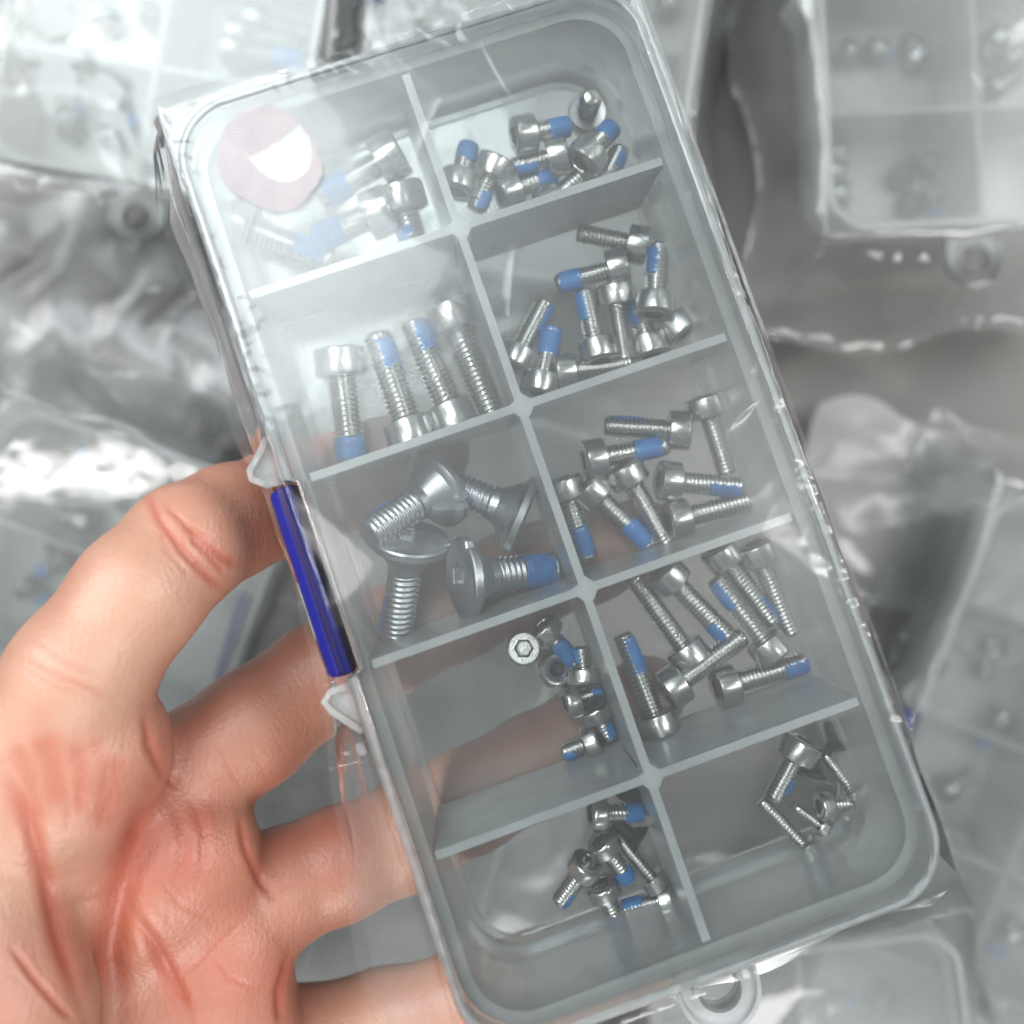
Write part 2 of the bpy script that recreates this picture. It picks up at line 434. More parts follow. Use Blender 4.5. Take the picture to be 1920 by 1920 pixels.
SCREWS = []
def make_screw(kind, face, tip, label, zf=None, zt=None, patch=None, dz=0.0, mat=None, name=None, group=None, grip=0.0):
    """face / tip: photo pixels of the outer head face and of the shank's end; zf, zt: their heights above the tray floor"""
    r, R, Hh, pitch = TYPES[kind]
    cs = kind in ('FL', 'BF')
    if zf is None: zf = R * (1.0 if not cs else .97)
    if zt is None: zt = r * 1.02
    P0 = on_plane(face, -H + zf + dz); P1 = on_plane(tip, -H + zt + dz)
    X = (P1 - P0); L = X.length; X.normalize()
    up = BOX_R @ Vector((0, 0, 1))
    if abs(X.dot(up)) > .9: up = BOX_R @ Vector((0, -1, 0))
    Y = up.cross(X).normalized(); Z = X.cross(Y)
    M = Matrix.Translation(P0) @ Matrix((X, Y, Z)).transposed().to_4x4()
    names = {'FL': 'countersunk_bolt', 'BF': 'countersunk_screw'}
    root = empty(name or names.get(kind, 'socket_screw'), M)
    tag(root, label, 'bolt' if kind in ('M4', 'FL') else 'screw', group or ('machine screws in the held case'))
    hm, tm = (M_ZINC, M_ZINC) if kind == 'FL' else (M_STEEL, M_THREAD)
    if mat: hm = tm = mat
    if cs:
        if kind == 'FL':
            prof = [(Hh + .16, r), (Hh + .04, r * 1.06), (.20, R * .80), (.165, R * .95), (.14, R), (.045, R), (.018, R * .965), (.0, R * .88), (-.012, R * .6)]
        else:
            prof = [(Hh, r), (.03, R * .97), (.0, R), (-.006, R * .9), (-.008, R * .6)]
        h0 = len(prof); prof += [(-.010, R * .40), (.005, R * .375), (.13 if kind == 'FL' else .05, R * .35)]
    else:
        prof = [(Hh, r * 1.0), (Hh, R * .93), (Hh - .018, R * .99), (Hh - .03, R), (.05, R), (.028, R * .985), (.010, R * .94), (0, R * .86)]
        h0 = len(prof); prof += [(.0, R * .575), (.022, R * .53), (Hh * .55, R * .52), (Hh * .6, R * .42)]
    rot = random.uniform(0, 1)
    v, f = lathe(prof, 48, hexfrom=h0)
    if kind == 'FL':     # small notches round the rim
        for q in range(3, 8):
            for s_ in range(48):
                if s_ % 24 == 0: v[q * 48 + s_] = (v[q * 48 + s_][0], v[q * 48 + s_][1] * .90, v[q * 48 + s_][2] * .90)
    ca, sa = math.cos(rot), math.sin(rot)
    v = [(x, y * ca - z * sa, y * sa + z * ca) for x, y, z in v]
    sharp(mesh("head", v, f, hm, parent=root), 24)
    x0 = Hh + (.14 if kind == 'FL' else 0)
    if L > x0 + .1:
        v, f = shank_mesh(r, L, pitch, x0=x0, smooth_end=grip)
        mesh("threaded_shank", v, f, tm, parent=root)
        if patch:
            t0, t1, ac, aw = patch     # fractions of the shank counted from the tip
            xa, xb = L - (L - x0) * t1, L - (L - x0) * t0
            v, f = patch_mesh(r, L, xa, xb, math.radians(ac), math.radians(aw), pitch)
            mesh("thread_lock_patch", v, f, M_BLUE, parent=root)
    SCREWS.append((root, kind))
    return root

A = 'top left cell'; B = 'top right cell'; Cc = 'second row left cell'; D = 'second row right cell'
E_ = 'middle left cell'; F_ = 'middle right cell'; G_ = 'fourth row left cell'; H_ = 'fourth row right cell'
I_ = 'bottom left cell'; J_ = 'bottom right cell'
S = make_screw
# top left (seen through the glare)
S('M4', (745, 346), (776, 452), f"steel bolt, head against the long divider, in the {A}", patch=(.1, .5, -70, 150))
S('M4', (752, 282), (600, 372), f"steel bolt sloping to a blue tip behind the sticker in the {A}", patch=(.1, .5, 10, 230), dz=.15)
S('M4', (735, 388), (588, 452), f"steel bolt with wide blue tip crossing others in the {A}", patch=(.05, .6, 0, 250), dz=.05)
S('M4', (425, 415), (625, 490), f"steel bolt lying lowest and leftmost in the {A}", patch=(.1, .5, 40, 150))
# top right
S('M3', (963, 256), (1068, 237), f"steel screw, hex socket facing left, full blue tip, in the {B}", patch=(.02, .62, 0, 330), dz=.3)
S('M3', (1097, 224), (1110, 180), f"steel screw standing on its head, tip towards the viewer, {B}", zf=.02, zt=.98, patch=(.15, .5, 150, 170))
S('M3', (1066, 288), (960, 314), f"steel screw, threads left, blue underside, mid pile in the {B}", patch=(.1, .7, 80, 130), dz=.12)
S('M3', (1088, 308), (1149, 236), f"steel screw, socket down, blue tip at upper right, {B}", patch=(.02, .55, 0, 330), dz=.35)
S('M3', (1120, 372), (1164, 278), f"steel screw nearest the right wall, blue flank, in the {B}", patch=(.05, .6, -70, 130))
S('M3', (1020, 395), (1104, 318), f"steel screw half hidden under the pile in the {B}")
S('M3', (935, 366), (1042, 328), f"lowest steel screw, socket lower left, blue tip, {B}", patch=(.02, .5, 0, 300))
S('M3', (936, 296), (890, 396), f"steel screw, head up, threads running down to the divider, {B}", patch=(.1, .6, 60, 130), dz=.1)
S('M3', (856, 362), (880, 270), f"leftmost steel screw, blue end pointing up, in the {B}", patch=(.02, .6, 0, 320), dz=.1)
# second row left : four big bolts
S('M4', (634, 652), (661, 868), f"large bolt, leftmost, blue end downwards in the {Cc}", patch=(.03, .30, 10, 250), zf=.36)
S('M4', (779, 838), (706, 626), f"large steel bolt head down, second from the left in the {Cc}", patch=(.10, .42, -45, 110))
S('M4', (862, 806), (774, 603), f"large steel bolt head down, third from the left in the {Cc}", patch=(.05, .38, -45, 110), dz=.02)
S('M4', (838, 568), (930, 792), f"large steel bolt head up beside the long divider in the {Cc}", dz=.05)
# second row right
S('M3', (1215, 463), (1082, 437), f"uppermost plain steel screw, head to the right, in the {D}")
S('M3', (1176, 497), (1041, 534), f"steel screw, blue band near its left tip, in the {D}", patch=(.08, .50, 0, 320), dz=.1)
S('M3', (1226, 592), (1236, 458), f"steel screw with hex socket facing the viewer in the {D}", patch=(.10, .62, 70, 120), dz=.28, zf=.42)
S('M3', (1284, 628), (1228, 566), f"rightmost steel screw, head shining at lower right, in the {D}", zf=.33)
S('M3', (960, 688), (1024, 566), f"leftmost steel screw, slanting up right, in the {D}", patch=(.05, .6, -75, 90))
S('M3', (1009, 740), (1037, 612), f"steel screw with solid blue upper end in the {D}", patch=(.06, .62, 0, 330), dz=.1)
S('M3', (1126, 676), (1094, 544), f"steel screw head down, blue left flank, middle of the {D}", patch=(.06, .6, 65, 100), dz=.1)
S('M3', (1151, 532), (1172, 676), f"plain steel screw head up in the middle of the {D}")
S('M3', (1222, 668), (1192, 560), f"steel screw head down, blue flank, right side of the {D}", patch=(.05, .7, 65, 100))
S('M3', (1036, 700), (1184, 682), f"steel screw lying flat along the lower divider in the {D}")
# middle left : four large countersunk bolts
S('FL', (826, 914), (690, 1004), f"countersunk bolt, cone towards the viewer, tip lower left, {E_}", zf=.50, zt=1.35, patch=(.2, .7, -100, 60))
S('FL', (768, 1004), (742, 1198), f"countersunk bolt with flat head up and threads straight down in the {E_}", zf=.98, zt=.26, patch=(.1, .6, -90, 70))
S('FL', (984, 968), (842, 908), f"countersunk bolt with edge-on head at right in the {E_}", zf=.56, zt=.55, patch=(.05, .55, 60, 90))
S('FL', (861, 1084), (1045, 1064), f"countersunk bolt with socket facing left and bright blue band in the {E_}", zf=.88, zt=.28, patch=(.12, .58, -20, 200))
# middle right
S('M3', (1294, 808), (1132, 798), f"uppermost plain steel screw, head to the right, in the {F_}", patch=(.1, .6, -80, 70))
S('M3', (1094, 864), (1252, 835), f"steel screw, head to the left, bright blue band, in the {F_}", patch=(.12, .55, 0, 320), dz=.1)
S('M3', (1318, 742), (1364, 890), f"plain steel screw head up along the right wall in the {F_}")
S('M3', (1234, 900), (1391, 914), f"steel screw, dark socket facing left, blue underside, in the {F_}", patch=(.05, .55, -60, 130), dz=.08)
S('M3', (1252, 978), (1410, 938), f"lowest plain steel screw with dark socket facing left in the {F_}")
S('M3', (1166, 872), (1250, 1020), f"plain steel screw head up, third from the left in the {F_}", dz=.05)
S('M3', (1096, 906), (1220, 1026), f"steel screw head up slanting to a blue lower end in the {F_}", patch=(.08, .50, 20, 180))
S('M3', (1052, 896), (1102, 1050), f"steel screw beside the long divider, deep blue end, in the {F_}", patch=(.08, .55, 40, 180))
# fourth row right : long screws
S('M3', (1304, 1244), (1186, 1080), f"long plain screw, head down at the centre of the {H_}", zf=.35)
S('M3', (1240, 1066), (1368, 1198), f"long screw head up, blue lower flank, left in the {H_}", patch=(.05, .35, -60, 110), dz=.1)
S('M3', (1456, 1232), (1340, 1082), f"long screw head down, blue upper left flank, in the {H_}", patch=(.05, .45, 60, 100), dz=.22)
S('M3', (1343, 1024), (1450, 1170), f"long screw head up, left one of the upper pair, {H_}", patch=(.1, .4, 60, 80), dz=.02)
S('M3', (1413, 1018), (1484, 1190), f"long steel screw head up nearest the right wall in the {H_}", patch=(.25, .5, -70, 60), dz=.02)
S('M3', (1242, 1378), (1166, 1188), f"long screw beside the long divider, blue upper end, {H_}", patch=(.06, .50, -45, 120), dz=.1)
S('M3', (1246, 1300), (1395, 1192), f"long plain screw slanting up to the right, {H_}", dz=.18)
S('M3', (1341, 1292), (1514, 1240), f"lowest long screw, blue tip at right, in the {H_}", patch=(.03, .36, -50, 150))
# fourth row left : small hardware by the divider
S('S', (982, 1216), (984, 1212), f"small screw standing head up, apart at left, {G_}", zf=.60, zt=.05)
S('S', (1014, 1172), (1078, 1242), f"small steel screw with blue thread above the nut in the {G_}", patch=(.02, .8, 0, 330), dz=.1)
S('S', (1097, 1284), (1090, 1212), f"small steel screw head down right of the nut in the {G_}", patch=(.1, .7, 70, 90), dz=.3)
S('S', (1058, 1320), (1128, 1298), f"small screw just below the nut, head left, {G_}", patch=(.05, .5, -30, 160), dz=.25)
S('S', (1110, 1322), (1144, 1386), f"small steel screw head up with blue left flank in the {G_}", patch=(.1, .7, 60, 120), dz=.1)
S('S', (1124, 1384), (1054, 1412), f"lowest small screw, blue tip pointing left, {G_}", patch=(.03, .55, 60, 130))
# bottom left
S('S', (1106, 1526), (1206, 1522), f"uppermost steel screw, bright head left, blue tip, {I_}", patch=(.02, .50, 0, 300), dz=.25)
S('BF', (1182, 1480), (1200, 1530), f"black screw tucked under the upper divider in the {I_}", mat=M_BLACK, dz=.05, zf=.3)
S('BF', (1202, 1576), (1148, 1540), f"black screw with wide dark head by the long divider, {I_}", mat=M_BLACK)
S('S', (1124, 1574), (1180, 1650), f"steel screw ending in a dark blue tip, mid pile, {I_}", patch=(.02, .4, 0, 300), dz=.15)
S('T', (1238, 1664), (1152, 1562), f"thin steel screw running down to a small head, {I_}", dz=.1)
S('S', (1104, 1616), (1048, 1692), f"leftmost dark steel screw pointing to the lower left in the {I_}", zf=.5, zt=.12, patch=(.05, .5, 70, 100))
S('S', (1126, 1656), (1158, 1732), f"steel screw head up pointing straight down with blue side in the {I_}", patch=(.05, .4, -30, 120))
S('S', (1262, 1682), (1166, 1706), f"lowest steel screw, head against the long divider, {I_}", patch=(.05, .6, -70, 100))
# bottom right
S('M3', (1508, 1386), (1448, 1500), f"largest steel screw, head up with pale blue flank, in the {J_}", patch=(.25, .6, 70, 90), dz=.05, name='socket_screw')
S('BF', (1570, 1408), (1555, 1352), f"tiny black countersunk screw highest and apart in the {J_}", mat=M_BLACK, dz=.12)
S('BF', (1521, 1456), (1530, 1400), f"tiny black countersunk screw below the largest head in the {J_}", mat=M_BLACK)
S('T', (1612, 1500), (1544, 1412), f"thin steel screw slanting down to the right wall in the {J_}")
S('T', (1524, 1602), (1426, 1500), f"longest thin steel screw at the lower left of the {J_} pile", dz=.02)
S('K', (1550, 1556), (1490, 1512), f"tiny steel screw in the lower middle of the pile in the {J_}")
S('T', (1534, 1512), (1604, 1506), f"short thin screw, head to the left, at the centre of the {J_}", dz=.1)
S('K', (1588, 1534), (1626, 1562), f"glint shaped as a pin at the lower right of the {J_} pile")  # a reflected sliver of light given the shape of a tiny screw

# lock nut with a violet nylon ring, and a black rubber washer on the pile
def place(px, z, tilt=(0, 0)):
    P = on_plane(px, -H + z)
    return Matrix.Translation(P) @ (BOX_R @ rotm(tilt[0], tilt[1], .3)).to_4x4()
nut = empty("lock_nut", place((1037, 1248), .02, (.12, .1)))
tag(nut, "hexagonal steel lock nut with dark hole among small screws", "nut")
def ring_lathe(prof, seg=48, hexset=()):
    V = []
    for q, (r_, z) in enumerate(prof):
        for s in range(seg):
            a = 2 * math.pi * s / seg; rad = hexpt(a, r_) if q in hexset else r_
            V.append((rad * math.cos(a), rad * math.sin(a), z))
    n = len(prof)
    F = [(q * seg + s, q * seg + (s + 1) % seg, ((q + 1) % n) * seg + (s + 1) % seg, ((q + 1) % n) * seg + s) for q in range(n) for s in range(seg)]
    return V, F
sharp(mesh("nut_body", *ring_lathe([(.13, .02), (.31, 0), (.325, .03), (.325, .20), (.27, .235), (.26, .30), (.235, .325), (.20, .32), (.185, .30), (.13, .28)], hexset=(1, 2, 3)), M_STEEL, parent=nut), 25)
v, f = lathe([(.03, .16), (.04, .15), (.05, .05)], 32); mesh("hole_shade_disc", [(b_, c_, a_) for a_, b_, c_ in v], f, M_BLACK, smooth=False, parent=nut)  # black disc at the bottom stands in for the shade inside the hole
mesh("nylon_ring", *ring_lathe([(.105, .22), (.186, .22), (.186, .295), (.17, .305), (.115, .29)]), M_NYLON, parent=nut)
w = mesh("rubber_washer", *ring_lathe([(.05, 0), (.15, 0), (.165, .03), (.15, .06), (.06, .06)]), M_BLACK, M=place((1117, 1316), .62, (.5, -.3)))
tag(w, "small glossy black washer lying on the small screws below the nut", "washer")

# ------------------------------------------------------------------ sticker on the lid
def blob(cx, cy, pts, z):
    return [(cx + p[0], cy + p[1], z) for p in pts]
def irregular(rx, ry, n, amp, seed, bulge=None):
    rg = np.random.RandomState(seed); ph = rg.rand(6) * 6.28; out = []
    for i in range(n):
        a = 2 * math.pi * i / n
        k = 1 + amp * sum(math.sin(a * (q + 2) + ph[q]) / (q + 1.5) for q in range(6)) + rg.randn() * amp * .30
        out.append((rx * k * math.cos(a), ry * k * math.sin(a)))
    return out
def plate(pts, z0, z1):
    return loft([(pts, z0), (pts, z1)])
M_STICK = solid("pink_grey_sticker_paper", (.46, .38, .40), .6, .9, 250, c2=(.34, .28, .30), cscale=120)
M_SCRAP = solid("white_gum_scrap", (.62, .66, .59), .45, .7, 160, c2=(.46, .50, .44), cscale=90)
stick = empty("sticker", BOX_M @ Matrix.Translation((-2.22, 5.64, .405)))
tag(stick, "round pale pink sticker remains on the upper left corner of the held case", "sticker")
mesh("sticker_paper", *plate([(x + .02, y) for x, y in irregular(.69, .75, 140, .06, 3)], 0, .008), M_STICK, smooth=False, parent=stick)
scr = [(-.30, .22), (-.24, .10), (-.05, .13), (.20, .17), (.42, .26), (.56, .32), (.62, .12), (.60, -.12), (.50, -.30), (.32, -.40), (.10, -.38), (-.08, -.24), (-.20, -.05)]
scr2 = []
for i_, p_ in enumerate(scr):
    q_ = scr[(i_ + 1) % len(scr)]
    for t_ in (0, .25, .5, .75): scr2.append((p_[0] + (q_[0] - p_[0]) * t_ + random.uniform(-.018, .018), p_[1] + (q_[1] - p_[1]) * t_ + random.uniform(-.018, .018)))
mesh("gum_scrap", *plate(scr2, .0085, .014), M_SCRAP, smooth=False, parent=stick)

# ------------------------------------------------------------------ crinkled film
def crumple(x, y, seed, f=1.0, sharpn=1.0, n=9):
    rg = np.random.RandomState(seed); h = np.zeros_like(x)
    wx = .35 * np.sin(1.3 * x * f + 2.1 * y * f + rg.rand() * 6); wy = .35 * np.sin(1.9 * x * f - 1.1 * y * f + rg.rand() * 6)
    for i in range(n):
        a = rg.rand() * math.pi; fr = f * (.35 + 1.6 * rg.rand() ** 1.5); ph = rg.rand() * 10
        t = ((x + wx) * math.cos(a) + (y + wy) * math.sin(a)) * fr + ph
        tri = np.abs((t % 2) - 1)
        mask = .5 + .5 * np.sin(x * f * .7 * rg.rand() + y * f * .9 * rg.rand() + rg.rand() * 6)
        h += (tri ** sharpn) / fr * mask
    return h / n
def grid_mesh(X, Y, Z):
    ny, nx = X.shape
    V = np.stack([X.ravel(), Y.ravel(), Z.ravel()], 1)
    i = np.arange(ny - 1)[:, None] * nx + np.arange(nx - 1)[None, :]
    F = np.stack([i, i + 1, i + nx + 1, i + nx], -1).reshape(-1, 4)
    return V.tolist(), F.tolist()
def smoothstep(t): t = np.clip(t, 0, 1); return t * t * (3 - 2 * t)

wrap = empty("plastic_wrap", BOX_M)
tag(wrap, "thin crinkled clear wrap stretched around the held case with loose folds along its left side", "wrap")
ys = np.linspace(-7.05, 6.98, 460); us = np.linspace(-3.52, 3.56, 250)
X, Y = np.meshgrid(us, ys)
Z = .415 + .085 * crumple(X, Y, 5, .8, 1.3) + .012 * crumple(X, Y, 6, 2.2, 1.2)
rg = np.random.RandomState(9)
for q in range(24):        # single straight creases, some long, most short
    cx, cy, an, ln = rg.uniform(-3.4, 3.4), rg.uniform(-6.8, 6.8), rg.uniform(0, math.pi), rg.uniform(.2, .8)
    uu = (X - cx) * math.cos(an) + (Y - cy) * math.sin(an); vv = -(X - cx) * math.sin(an) + (Y - cy) * math.cos(an) + .12 * uu ** 2
    Z = Z + rg.uniform(.005, .014) * np.exp(-(np.abs(vv) / rg.uniform(.035, .07)) ** 1.3) * np.exp(-(uu / ln) ** 2)
edge = np.maximum(np.maximum(np.abs(X) - 3.32, 0) / .24, np.maximum(np.abs(Y) - 6.62, 0) / .42)
Z = Z + .045 * smoothstep(1 - np.minimum(3.5 - np.abs(X), 6.8 - np.abs(Y)) / .7) * crumple(X, Y, 77, 4.0, 1.1) * 4 * (1 - .95 * smoothstep((2.1 - np.abs(Y)) / .5) * (X < 0))
Z = Z - smoothstep(edge - .25) * .22 + .015
mesh("front_film", *grid_mesh(X, Y, Z), M_FILM, parent=wrap)
# loose margin on the left: two plies with long irregular pleats
yk = np.array([-7.0, -6.2, -4.7, -3.6, -2.0, 0, 2.0, 3.6, 5.4, 6.3, 6.75]); xk = np.array([-4.45, -4.5, -4.46, -4.30, -3.98, -3.90, -3.88, -3.90, -3.92, -3.72, -3.50])
for ply, (dx, z0, sd) in enumerate(((0, .30, 1), (.12, .10, 2))):
    ys = np.linspace(-7.0, 6.75, 360); T = np.linspace(0, 1, 60)
    TT, YY = np.meshgrid(T, ys)
    ext = np.interp(YY, yk, xk) + dx + .035 * np.sin(YY * 1.7 + sd) + .015 * np.sin(YY * 5.3 + sd)
    lz = smoothstep((2.5 - np.abs(YY + .05)) / 1.1)          # tucked outside and below the latch
    x0 = -3.47 - .26 * lz
    XX = x0 + (np.minimum(ext, x0 - .12) - x0) * TT
    ZZ = .30 - .75 * lz - (.30 - z0 + .2) * TT ** 1.2 * (1 - .5 * lz)
    rg = np.random.RandomState(70 + ply)
    for q in range(12):          # each pleat: a soft ridge wandering along the side for a while
        yc, ln, t0, sl, wd, am = rg.uniform(-6.5, 6.3), rg.uniform(1.0, 3.2), rg.uniform(.15, .95), rg.uniform(-.12, .12), rg.uniform(.05, .11), rg.uniform(.003, .009)
        tc_ = t0 + sl * (YY - yc) + .05 * np.sin(YY * 1.3 + q)
        ZZ = ZZ + (1 - .9 * lz) * am * np.exp(-np.abs((TT - tc_) / wd) ** 1.4) * np.exp(-((YY - yc) / ln) ** 2)
    ZZ = ZZ + (1 - .8 * lz) * .09 * crumple(TT * 1.4, YY * .35, 20 + sd, .9, 1.3) + .035 * crumple(TT * 1.6, YY * 1.3, 30 + sd, 1.8)
    mesh("side_film", *grid_mesh(XX, YY, ZZ), M_FLAP, parent=wrap)
# gathered film below the lower edge
xs = np.linspace(-3.4, 3.4, 150); T = np.linspace(0, 1, 30)
XX, TT = np.meshgrid(xs, T)
YY = -6.95 - TT * (.55 + .1 * np.sin(XX * 2))
ZZ = -.12 - .9 * TT + .10 * crumple(XX, TT * 1.4, 44, 1.6) + .02 * crumple(XX * 2, TT, 45, 1.5)
mesh("end_film", *grid_mesh(XX, YY, ZZ), M_FLAP, parent=wrap)
# film sheet hugging the right-hand side
ys = np.linspace(-6.6, 6.6, 220); T = np.linspace(0, 1, 14)
TT, YY = np.meshgrid(T, ys)
XX = 3.50 + .16 * TT + .02 * np.sin(YY * 4); ZZ = .28 - 1.2 * TT + .03 * np.sin(YY * 2.3 + TT * 5)
mesh("side_film", *grid_mesh(XX, YY, ZZ), M_FILM, parent=wrap)

# ------------------------------------------------------------------ the hand: one continuous surface (surface nets over a blended distance field)
def hp(x, y, z, r):
    if z is None:
        P = on_plane((x, y), -2.04 - r)
    else: P = at_z((x, y), z)
    return (P.x, P.y, P.z, r)
index = [hp(10, 1500, 0.15, 1.10), hp(150, 1265, 0.10, .95), hp(262, 1112, -.35, .90), hp(350, 1022, -.95, .89), hp(430, 978, -1.75, .87), hp(520, 945, -2.65, .86), hp(620, 910, None, .83), hp(730, 872, None, .80), hp(806, 848, None, .68)]
middle = [hp(240, 1560, -1.2, 1.0), hp(370, 1440, -1.75, .93), hp(470, 1368, -2.1, .92), hp(600, 1270, -2.75, .88), hp(720, 1205, None, .88), hp(850, 1140, None, .86), hp(980, 1083, None, .84), hp(1100, 1040, None, .80), hp(1200, 1008, None, .66)]
ringf = [hp(380, 1760, -1.6, .95), hp(520, 1668, -2.0, .88), hp(640, 1618, -2.35, .86), hp(760, 1568, -2.8, .84), hp(880, 1500, None, .82), hp(1000, 1436, None, .80), hp(1110, 1370, None, .76), hp(1215, 1300, None, .62)]
pinky = [hp(400, 2010, -1.7, .90), hp(560, 1958, -2.1, .80), hp(720, 1915, -2.5, .76), hp(870, 1880, None, .74), hp(1010, 1838, None, .72), hp(1140, 1790, None, .69), hp(1232, 1755, None, .58)]
pads = [[hp(-60, 1600, -.3, 1.5), hp(130, 1440, -.15, 1.12), hp(168, 1400, -.15, 1.0)],
        [hp(-20, 1780, -.8, 1.5), hp(170, 1590, -.9, 1.05)],
        [hp(150, 1830, -1.3, 1.2), hp(325, 1625, -1.2, .98), hp(372, 1592, -1.2, .84)],
        [hp(200, 2050, -1.4, 1.3), hp(390, 1850, -1.5, 1.0), hp(452, 1765, -1.45, .82)],
        [hp(100, 2200, -1.2, 1.6), hp(420, 2060, -1.6, 1.05), hp(455, 1960, -1.55, .92)],
        [hp(-200, 2300, -.6, 2.2), hp(-60, 1900, -.6, 1.6)]]
thumb = [hp(-160, 1560, .2, 1.25), hp(-70, 1720, .45, 1.18), hp(0, 1880, .6, 1.12), hp(40, 2080, .7, 1.05)]
vox = .046
lo = np.array([-9.6, -11.0, -4.9]); hi = np.array([3.6, 1.6, 2.3])
nn3 = np.ceil((hi - lo) / vox).astype(int)
gx = lo[0] + vox * np.arange(nn3[0]); gy = lo[1] + vox * np.arange(nn3[1]); gz = lo[2] + vox * np.arange(nn3[2])
FLD = np.full(nn3, 3.0, dtype=np.float32)
def capsule(a, b, k):
    a = np.array(a); b = np.array(b); m = max(a[3], b[3]) + .45
    l = np.minimum(a[:3], b[:3]) - m; h = np.maximum(a[:3], b[:3]) + m
    i0 = np.clip(((l - lo) / vox).astype(int), 0, nn3 - 1); i1 = np.clip(((h - lo) / vox).astype(int) + 1, 1, nn3)
    if np.any(i1 <= i0): return
    x = gx[i0[0]:i1[0], None, None]; y = gy[None, i0[1]:i1[1], None]; z = gz[None, None, i0[2]:i1[2]]
    d = b[:3] - a[:3]; dd = (d @ d) + 1e-9
    t = np.clip(((x - a[0]) * d[0] + (y - a[1]) * d[1] + (z - a[2]) * d[2]) / dd, 0, 1)
    dist = np.sqrt((x - a[0] - t * d[0]) ** 2 + (y - a[1] - t * d[1]) ** 2 + (z - a[2] - t * d[2]) ** 2) - (a[3] + (b[3] - a[3]) * t)
    sub = FLD[i0[0]:i1[0], i0[1]:i1[1], i0[2]:i1[2]]
    hh = np.maximum(k - np.abs(sub - dist), 0) / k
    sub[...] = np.minimum(sub, dist) - hh * hh * k * .25
for chain, k in [(p, .75) for p in pads] + [(index, .22), (middle, .22), (ringf, .22), (pinky, .22), (thumb, .3)]:
    for a, b in zip(chain[:-1], chain[1:]): capsule(a, b, k)
def surface_nets(f):
    s = f < 0
    nx, ny, nz = f.shape
    cnt = np.zeros((nx - 1, ny - 1, nz - 1), np.float32); acc = np.zeros((nx - 1, ny - 1, nz - 1, 3), np.float32)
    def sl(arr, o): return arr[o[0]:nx - 1 + o[0], o[1]:ny - 1 + o[1], o[2]:nz - 1 + o[2]]
    corners = [(i, j, k) for i in (0, 1) for j in (0, 1) for k in (0, 1)]
    tot = sum(sl(s, c).astype(np.int8) for c in corners)
    act = (tot > 0) & (tot < 8)
    idx = np.argwhere(act)
    vals = {c: f[idx[:, 0] + c[0], idx[:, 1] + c[1], idx[:, 2] + c[2]] for c in corners}
    P = np.zeros((len(idx), 3)); n = np.zeros(len(idx))
    for c in corners:
        for ax in range(3):
            if c[ax] == 0:
                c2 = list(c); c2[ax] = 1; c2 = tuple(c2)
                a, b = vals[c], vals[c2]; m = (a < 0) != (b < 0)
                t = np.where(m, a / np.where(m, a - b, 1), 0)
                q = np.zeros((len(idx), 3)) + np.array(c); q[:, ax] = t
                P += q * m[:, None]; n += m
    P = P / n[:, None] + idx
    vid = -np.ones(act.shape, np.int64); vid[idx[:, 0], idx[:, 1], idx[:, 2]] = np.arange(len(idx))
    Q = []
    for ax in range(3):
        a = s; b = np.roll(s, -1, ax)
        ch = a != b
        sel = [slice(1, -1)] * 3; sel[ax] = slice(0, -1)
        e = np.argwhere(ch[tuple(sel)]); off = np.array([1, 1, 1]); off[ax] = 0; e = e + off
        o1, o2 = [(1, 2), (2, 0), (0, 1)][ax]
        u = np.zeros(3, int); u[o1] = 1; w_ = np.zeros(3, int); w_[o2] = 1
        q = np.stack([vid[tuple((e - u - w_).T)], vid[tuple((e - w_).T)], vid[tuple(e.T)], vid[tuple((e - u).T)]], 1)
        ins = s[tuple(e.T)]
        q[~ins] = q[~ins][:, ::-1]
        Q.append(q)
    return P, np.concatenate(Q)
P, Q = surface_nets(FLD)
HV = lo + P * vox
Q = Q[(Q >= 0).all(1)]
E2 = np.concatenate([Q[:, [0, 1]], Q[:, [1, 2]], Q[:, [2, 3]], Q[:, [3, 0]]])
def relax(V, it, lam=.5):
    for _ in range(it):
        acc = np.zeros_like(V); c = np.zeros(len(V))
        np.add.at(acc, E2[:, 0], V[E2[:, 1]]); np.add.at(acc, E2[:, 1], V[E2[:, 0]])
        np.add.at(c, E2[:, 0], 1); np.add.at(c, E2[:, 1], 1)
        V = V + lam * (acc / c[:, None] - V)
    return V
def vnorm(V):
    n = np.cross(V[Q[:, 2]] - V[Q[:, 0]], V[Q[:, 3]] - V[Q[:, 1]])
    o = np.zeros_like(V)
    for k in range(4): np.add.at(o, Q[:, k], n)
    return o / (np.linalg.norm(o, axis=1)[:, None] + 1e-9)
HV = relax(HV, 7)
NRM = vnorm(HV)
